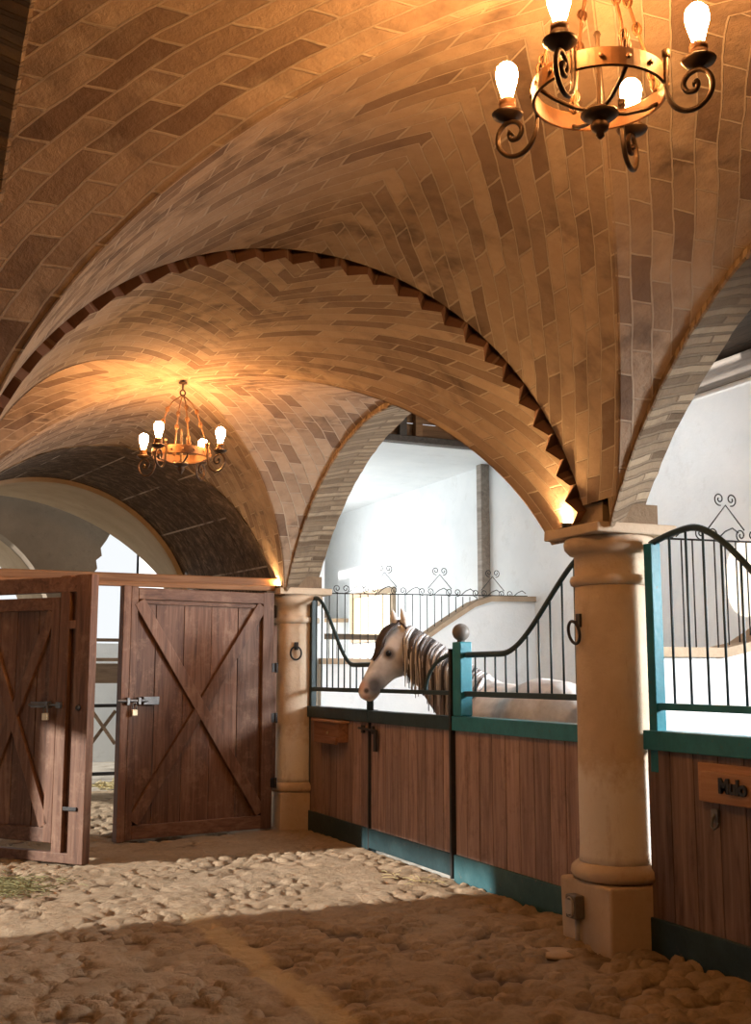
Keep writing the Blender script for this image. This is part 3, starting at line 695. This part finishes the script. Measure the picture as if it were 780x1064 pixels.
def padlock(L, u, z, label):
    c = L((u, .1, z)); t = thing('padlock', label, 'padlock', c)
    m = MB(); lbox(m, L, u - .028, u + .028, .085, .112, z - .07, z - .01); m.build('body', M['brass'], t, .006)
    m = MB(); m.tube([L((u + .018 * math.cos(a), .098, z - .012 + (.018 * math.sin(a) + .045 if 0 <= a <= PI else 0))) for a in [i * PI / 10 for i in range(11)]], .006, 8)
    m.tube([L((u + .018, .098, z - .015)), L((u + .018, .098, z + .034))], .006, 8); m.tube([L((u - .018, .098, z - .015)), L((u - .018, .098, z + .034))], .006, 8)
    m.build('shackle', M['steel'], t)
padlock(L, 1.5, 1.24, 'padlock hanging from the bolt of the right gate leaf')
# left leaf with a wicket door in it
HL, FL = (.56, 10.91), (1.718, 9.535); L = leaf_map(HL, FL)
g = thing('timber_gate', 'left brown gate leaf with a small wicket door, opened towards the viewer', 'gate', (*HL, 0), 'timber gate leaves')
leaf_part('plank_panel', M['gate'], g, L, plankset(L, .1, .46, .16, 2.3, 3) , .003)
leaf_part('stile', M['gate'], g, L, [(.0, .13, -.03, .05, .04, 2.38)])
leaf_part('stile', M['gate'], g, L, [(1.65, 1.81, -.04, .05, .03, 2.385), (1.58, 1.66, -.04, .0, .03, 2.385)])
leaf_part('stile', M['gate'], g, L, [(1.475, 1.58, -.03, .045, .04, 2.38), (1.56, 1.68, -.03, .048, 1.93, 2.0)])
leaf_part('stile', M['gate'], g, L, [(.4, .47, -.03, .045, .04, 2.38)])
leaf_part('top_rail', M['gate_rail'], g, L, [(.1, 1.66, -.03, .048, 2.24, 2.37)]); leaf_part('sill_rail', M['gate_rail'], g, L, [(.1, 1.66, -.03, .048, .03, .11)])
wk = leaf_part('wicket_door', M['gate'], g, L, plankset(L, .5, 1.45, .19, 2.19, 4), .003)
for b in ((.48, 1.465, -.02, .035, 2.09, 2.2), (.48, 1.465, -.02, .035, .18, .3)): leaf_part('wicket_rail', M['gate_rail'], wk, L, [b])
for b in ((.48, .585, -.02, .036, .18, 2.2), (1.375, 1.468, -.02, .036, .18, 2.2)): leaf_part('wicket_stile', M['gate'], wk, L, [b])
for a, b, n1 in (((.59, 2.08), (1.38, .31), .036), ((1.38, 2.08), (.59, .31), .034)):
    m = MB(); brace(m, L, a, b, .1, .0, n1); m.build('cross_brace', M['gate'], wk, .006)
for z in (1.7, .6): hinge(L, z, g)
m = MB(); m.tube([L((1.19, .06, 1.30)), L((1.53, .06, 1.30))], .011, 10); lbox(m, L, 1.2, 1.42, .036, .05, 1.275, 1.325); lbox(m, L, 1.5, 1.54, .04, .085, 1.275, 1.325); lbox(m, L, 1.39, 1.41, .04, .09, 1.27, 1.33); m.build('bolt', M['steel'], g, .003)
m = MB(); m.lathe([(.02, 0), (.026, .01), (.015, .03)], (0, 0, 0), 12); m.v = [L((1.72 + p[0], .05 + p[2], 1.28 + p[1])) for p in m.v]; m.build('knob', M['iron'], g)
m = MB(); lbox(m, L, 1.6, 1.74, .05, .065, .45, .48); m.build('hasp', M['iron'], g, .003)
padlock(L, 1.41, 1.245, 'padlock hanging from the wicket bolt of the left gate leaf')

# ------------------------------------------------------------------ chandeliers
def chandelier(loc, turn, label, ztop, sc=1.0):
    t = thing('chandelier', label, 'chandelier', loc, 'bronze ring chandeliers'); X, Y, Z = loc
    R = .212; A = [turn + k * PI / 2 for k in range(4)]
    P = lambda a, r, z: (X + r * sc * math.cos(a), Y + r * sc * math.sin(a), Z + z * sc)
    m = MB(); n = 56; pr = [(R, -.03), (R + .004, -.034), (R + .012, -.03), (R + .012, .03), (R + .004, .034), (R, .03)]
    rows = [[P(2 * PI * k / n, r, z) for r, z in pr + pr[:1]] for k in range(n + 1)]; m.grid(rows, smooth=False, flip=True)
    for k in range(16): c = P(2 * PI * (k + .5) / 16, R + .013, 0); m.tube([c, P(2 * PI * (k + .5) / 16, R + .019, 0)], .008, 6)
    m.build('ring', M['bronze'], t)
    m = MB(); m.lathe([(.008, .2), (.012, .19), (.008, .18), (.008, -.05), (.02, -.055), (.055, -.07), (.06, -.08), (.045, -.092), (.022, -.1), (.03, -.115), (.026, -.13), (.012, -.14), (.014, -.15), (.004, -.16)][::-1], loc, 20)
    m.build('hub', M['bronze_dark'], t)
    for a in A:
        m = MB(); m.tube([P(a + PI / 4, R, -.02), P(a + PI / 4, R * .8, -.045), P(a + PI / 4, R * .45, -.07), P(a + PI / 4, .03, -.075)], .007, 8); m.build('strap', M['bronze_dark'], t)
        arm = MB(); pts = [(R + .02, .06), (R + .018, .02), (R + .016, -.03), (R + .02, -.08), (R + .04, -.125), (R + .075, -.15), (R + .115, -.15), (R + .15, -.125), (R + .165, -.085), (R + .155, -.045), (R + .125, -.022), (R + .09, -.03), (R + .072, -.06), (R + .085, -.088), (R + .11, -.09), (R + .118, -.072), (R + .108, -.062)]
        q = []
        for i in range(len(pts) - 1):
            p0, p1, p2, p3 = pts[max(i - 1, 0)], pts[i], pts[i + 1], pts[min(i + 2, len(pts) - 1)]
            for k in range(4):
                s_ = k / 4; f = lambda j: .5 * (2 * p1[j] + (p2[j] - p0[j]) * s_ + (2 * p0[j] - 5 * p1[j] + 4 * p2[j] - p3[j]) * s_ ** 2 + (3 * p1[j] - p0[j] - 3 * p2[j] + p3[j]) * s_ ** 3)
                q.append((f(0), f(1)))
        q.append(pts[-1])
        arm.tube([P(a, r, z) for r, z in q], [.0085] * (len(q) - 6) + [.009, .010, .012, .013, .014, .012], 8); arm.tube([P(a, R + .02, .05), P(a, R + .02, .075)], .013, 8)
        ao = arm.build('arm', M['bronze_dark'], t)
        cx, cy, cz = P(a, R + .125, -.018)
        m = MB(); m.lathe([(.012, 0), (.03, .006), (.048, .018), (.052, .026), (.046, .03), (.03, .028)], (cx, cy, cz), 20); m.build('drip_dish', M['bronze_dark'], ao)
        m = MB(); m.lathe([(.024, .028), (.029, .034), (.029, .05), (.026, .054), (.028, .058), (.028, .074), (.022, .078)], (cx, cy, cz), 16); m.build('socket', M['bronze'], ao)
        m = MB(); m.lathe([(.017, .076), (.019, .09), (.026, .115), (.034, .142), (.037, .165), (.033, .187), (.02, .202), (.004, .206)], (cx, cy, cz), 18); m.build('bulb', M['bulb'], ao)
        c = MB(); hp = [P(a + PI / 4, R - .01, .03), P(a + PI / 4, R * .86, .14), P(a + PI / 4, R * .66, .27), P(a + PI / 4, R * .55, .345), P(a + PI / 4, R * .35, .41), P(a + PI / 4, .012, .46)]
        c.tube(hp, .0055, 6)
        for (r, z) in ((R * .97, .05), (R * .93, .085), (R * .7, .245), (R * .55, .345)):
            for e in (0, PI / 2):
                cc = Vector(P(a + PI / 4, r, z)); dv = Vector((math.cos(a + PI / 4 + e), math.sin(a + PI / 4 + e), 0))
                c.tube([cc + dv * .014 * math.cos(k * PI / 5) + Vector((0, 0, .02 * math.sin(k * PI / 5))) for k in range(10)], .0045, 5, closed=True)
        c.build('chain', M['bronze'], t)
    m = MB(); m.tube([(X + .02 * math.cos(k), Y, Z + .485 + .022 * math.sin(k)) for k in [i * 2 * PI / 14 for i in range(14)]], .007, 6, closed=True)
    m.tube([(X, Y, Z + .5), (X, Y, ztop + .05)], .007, 8); m.lathe([(.03, 0), (.035, .012), (.02, .02)], (X, Y, ztop - .02), 14); m.build('hook', M['bronze_dark'], t)
chandelier((1.99, 2.71, 3.36), math.radians(-36 - 20), 'large bronze ring chandelier with four glowing bulbs, nearest the camera', 3.9, .93)
chandelier((2.13, 8.37, 3.235), math.radians(-14.3 - 30), 'smaller-looking bronze ring chandelier hanging in the far vault before the gates', 3.81)

# ------------------------------------------------------------------ horse
def horse():
    O = Vector((4.75, 7.9, 0)); t = thing('horse', 'grey horse looking out over the stall door, head turned to the left', 'horse', O)
    mt, c = mat_horse(); q = lambda *p: tuple(Vector(p) - O)
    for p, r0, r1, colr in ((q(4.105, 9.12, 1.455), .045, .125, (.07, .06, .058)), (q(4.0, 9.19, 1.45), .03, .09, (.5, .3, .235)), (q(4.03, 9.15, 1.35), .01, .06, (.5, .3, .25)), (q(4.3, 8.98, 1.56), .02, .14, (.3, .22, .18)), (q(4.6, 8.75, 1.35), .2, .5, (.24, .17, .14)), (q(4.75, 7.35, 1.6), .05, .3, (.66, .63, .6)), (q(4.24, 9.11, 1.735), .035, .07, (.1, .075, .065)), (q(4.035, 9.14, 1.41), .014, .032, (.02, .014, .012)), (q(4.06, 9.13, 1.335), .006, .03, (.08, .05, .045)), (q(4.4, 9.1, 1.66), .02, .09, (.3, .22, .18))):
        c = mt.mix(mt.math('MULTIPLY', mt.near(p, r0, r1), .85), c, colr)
    mt.color(c); mt.bump(mt.noise(mt.coord(), 60, 4), .1, .01)
    b = MB(); f = Vector((-.85, 0, .525)); A = Vector((4.43, 9.2, 1.92)); D = Vector((-.365, .0, -.555))
    hp = [(-.06, .0, .10, .07), (.03, -.01, .15, .09), (.14, -.025, .185, .105), (.3, -.045, .205, .112), (.42, -.03, .183, .10), (.55, -.005, .145, .084), (.7, .004, .12, .068), (.84, .008, .104, .062), (.94, .006, .10, .066), (1.02, .0, .08, .056), (1.06, -.005, .045, .036)]
    b.tube([A + D * s_ + f * o_ for s_, o_, _, _ in hp], [(x, y) for _, _, x, y in hp], 20, flat=f)
    b.tube([(4.40, 9.22, 1.84), (4.46, 9.12, 1.78), (4.53, 8.98, 1.66), (4.61, 8.8, 1.51), (4.69, 8.6, 1.35), (4.74, 8.4, 1.22), (4.75, 8.2, 1.15)], [(.12, .08), (.16, .088), (.2, .1), (.25, .125), (.31, .17), (.35, .22), (.36, .25)], 20, flat=(0, 0, 1))
    b.tube([(4.75, 8.72, 1.08), (4.75, 8.6, 1.1), (4.75, 8.35, 1.14), (4.75, 8.05, 1.12), (4.75, 7.7, 1.1), (4.75, 7.4, 1.14), (4.75, 7.1, 1.17), (4.75, 6.9, 1.13), (4.75, 6.8, 1.08)], [(.12, .12), (.24, .2), (.36, .26), (.365, .29), (.37, .3), (.39, .3), (.33, .28), (.22, .2), (.1, .1)], 24, flat=(0, 0, 1))
    for x in (4.6, 4.9):
        b.tube([(x, 8.45, 1.1), (x, 8.42, .85), (x, 8.43, .55), (x, 8.42, .5), (x, 8.43, .22), (x, 8.46, .12), (x, 8.49, .06), (x, 8.5, 0)], [.14, .1, .062, .06, .04, .05, .055, .065], 12)
        b.tube([(x, 7.15, 1.1), (x, 7.2, .8), (x, 7.02, .58), (x, 6.96, .5), (x, 7.02, .22), (x, 7.05, .12), (x, 7.08, .06), (x, 7.09, 0)], [.2, .13, .07, .06, .042, .05, .055, .065], 12)
    for yy, xx in ((9.125, 0), (9.285, -.02)):   # ears
        b.tube([(4.42 + xx, yy, 1.95), (4.405 + xx, yy - .005, 2.02), (4.385 + xx, yy - .01, 2.085), (4.362 + xx, yy - .012, 2.15)], [(.035, .03), (.036, .05), (.028, .038), (.006, .008)], 10, flat=(-.9, -.3, 0))
    o = b.build('body', mt.m, t)
    r = o.modifiers.new('remesh', 'REMESH'); r.mode = 'VOXEL'; r.voxel_size = .013; r.use_smooth_shade = True
    s_ = o.modifiers.new('smooth', 'SMOOTH'); s_.iterations = 6; s_.factor = .5
    for y in (9.105, 9.295):
        m = MB(); m.lathe([(.027 * math.sin(a), -.027 * math.cos(a)) for a in [.1 + k * (PI - .2) / 10 for k in range(11)]], (4.235, y, 1.735), 14); m.build('eye', M['eye'], t)
    # mane: locks fall to the viewer's side of the neck
    m = MB(); cr = [(4.42, 9.19, 2.01), (4.46, 9.08, 1.965), (4.53, 8.95, 1.89), (4.61, 8.78, 1.79), (4.69, 8.58, 1.68), (4.74, 8.38, 1.58), (4.75, 8.2, 1.53)]
    def crest(u):
        k = min(int(u * 6), 5); w = u * 6 - k; return Vector(cr[k]).lerp(Vector(cr[k + 1]), w)
    for k in range(95):
        u = .15 + .85 * (k + random.random()) / 95; p = crest(u); w = .105 + .13 * u; ln = random.uniform(.2, .5) + .22 * u
        out = Vector((-.85, -.5, 0)).normalized(); sh = random.uniform(-.03, .03); n_ = 8; pts = []
        for i in range(n_ + 1):
            s2 = i / n_; pts.append(p + out * (w * min(1, (s2 * 2.4)) ** .7 + .012 + random.uniform(0, .006)) + Vector((0, sh * s2 + random.uniform(-.004, .004), .015 - ln * s2 ** 1.25)))
        m.tube(pts, [(.004 + .009 * math.sin(PI * min(1, .25 + .75 * i / n_))) for i in range(n_ + 1)], 5, tint=random.random())
    m.build('mane', M['mane'], t)
    m = MB()
    for k in range(44):
        y = random.uniform(9.12, 9.27); e = random.uniform(.42, .6); pts = []
        for i in range(7):
            s2 = i / 6; pts.append(A + D * (-.02 + e * s2) + f * (.14 - .5 * abs(y - 9.19) ** 1.3 + .045 * math.sin(PI * min(1, s2 * 1.3)) * 1 - .0 * s2) + Vector((0, (y - 9.2) * (1 - .3 * s2) , 0)))
        m.tube(pts, [.012, .014, .014, .013, .011, .008, .003], 5)
    m.build('forelock', M['forelock'], t)
    m = MB()
    for k in range(40):
        a = random.uniform(0, 2 * PI); r_ = random.uniform(0, .05)
        m.tube([(4.75 + r_ * .5 * math.cos(a), 6.8 + r_ * .4 * math.sin(a), 1.25), (4.75 + r_ * math.cos(a), 6.7 + r_ * math.sin(a), 1.1), (4.75 + 1.3 * r_ * math.cos(a), 6.68 + r_ * math.sin(a), .8), (4.75 + r_ * math.cos(a), 6.7, .45)], [.012, .014, .012, .004], 5)
    m.build('tail', M['mane'], t)
    # throat strap of the bridle
    m = MB(); m.tube([(4.418 - .03 * math.cos(a), 9.19 + .15 * math.sin(a), 1.785 + .25 * math.cos(a)) for a in [k * 2 * PI / 56 for k in range(56)]], .011, 6, closed=True)
    st = m.build('throat_strap', M['leather'], t)
    w = st.modifiers.new('wrap', 'SHRINKWRAP'); w.target = o; w.wrap_method = 'NEAREST_SURFACEPOINT'; w.wrap_mode = 'ABOVE_SURFACE'; w.offset = .009
    sd = st.modifiers.new('thick', 'SOLIDIFY'); sd.thickness = .006
horse()

# ------------------------------------------------------------------ the yard beyond the gates
rk = thing('hay_rack', 'timber and metal rack with crossed braces seen through the gap between the gates', 'rack', (3.3, 17.6, 0))
for x in (2.55, 3.16, 3.6, 4.2):
    m = MB(); m.box((x - .03, 17.57, -.02), (x + .03, 17.63, 2.1)); m.build('post', M['iron'], rk, .004)
for z in (2.08, 1.78, 1.08, .06):
    m = MB(); m.box((2.5, 17.56, z - .025), (4.25, 17.64, z + .025)); m.build('rail', M['oldwood'] if z > 1.5 else M['iron'], rk, .004)
m = MB(); m.box((2.5, 17.5, 1.42), (4.25, 17.56, 1.72)); m.build('board', M['oldwood'], rk, .006)
for a, b in ((2.6, 3.12), (3.2, 3.56), (3.64, 4.16)):
    for s_ in (0, 1):
        m = MB(); m.bar((a if s_ else b, 17.6 + .03 * s_, .5), (b if s_ else a, 17.6 + .03 * s_, 1.0), .05, .03, (0, 1, 0)); m.build('cross_brace', M['oldwood'], rk)
slab('wall_outer', (.5, 21, -.1), (8, 21.3, 2.12), M['white'])
m = MB()
for k in range(900):
    r = abs(random.gauss(0, .5)); a = random.uniform(0, 2 * PI); x, y = 3.55 + 1.1 * r * math.cos(a), 15.95 + .8 * r * math.sin(a)
    if x < 3.0 or x > 4.2 or y < 15.3 or y > 16.4: continue
    r = r; z = max(0, .12 - .12 * r) * random.random()
    d = Vector((random.gauss(0, 1), random.gauss(0, 1), random.uniform(-.15, .25))).normalized() * random.uniform(.05, .14); m.tube([Vector((x, y, z + .005)) - d * .0, Vector((x, y, z + .005)) + d], .006, 4)
tag(m.build('straw_litter', M['straw']), 'loose straw strewn on the yard ground beyond the gates', 'straw', kind='stuff')
def straw(name, cx, cy, rx, ry, n, mat, label, kind='stuff'):
    m = MB()
    for k in range(n):
        x, y = cx + random.gauss(0, rx), cy + random.gauss(0, ry); an = random.uniform(0, PI); l_ = random.uniform(.04, .12)
        z = .03 + random.random() * .02; e = Vector((math.cos(an), math.sin(an), random.uniform(-.1, .15))) * l_; p = Vector((x, y, z))
        m.tube([p, p + e * .5 + Vector((0, 0, .008)), p + e], .0028, 4)
    tag(m.build(name, mat), label, 'hay' if 'hay' in name else 'straw', kind=kind)
straw('loose_hay', .95, 8.75, .2, .22, 620, M['hay'], 'greenish loose hay lying on the cobbles at the left edge, before the gate leaf')
straw('straw_wisps', 3.86, 7.8, .07, .2, 22, M['straw'], 'few wisps of straw on the cobbles at the foot of the stall door')
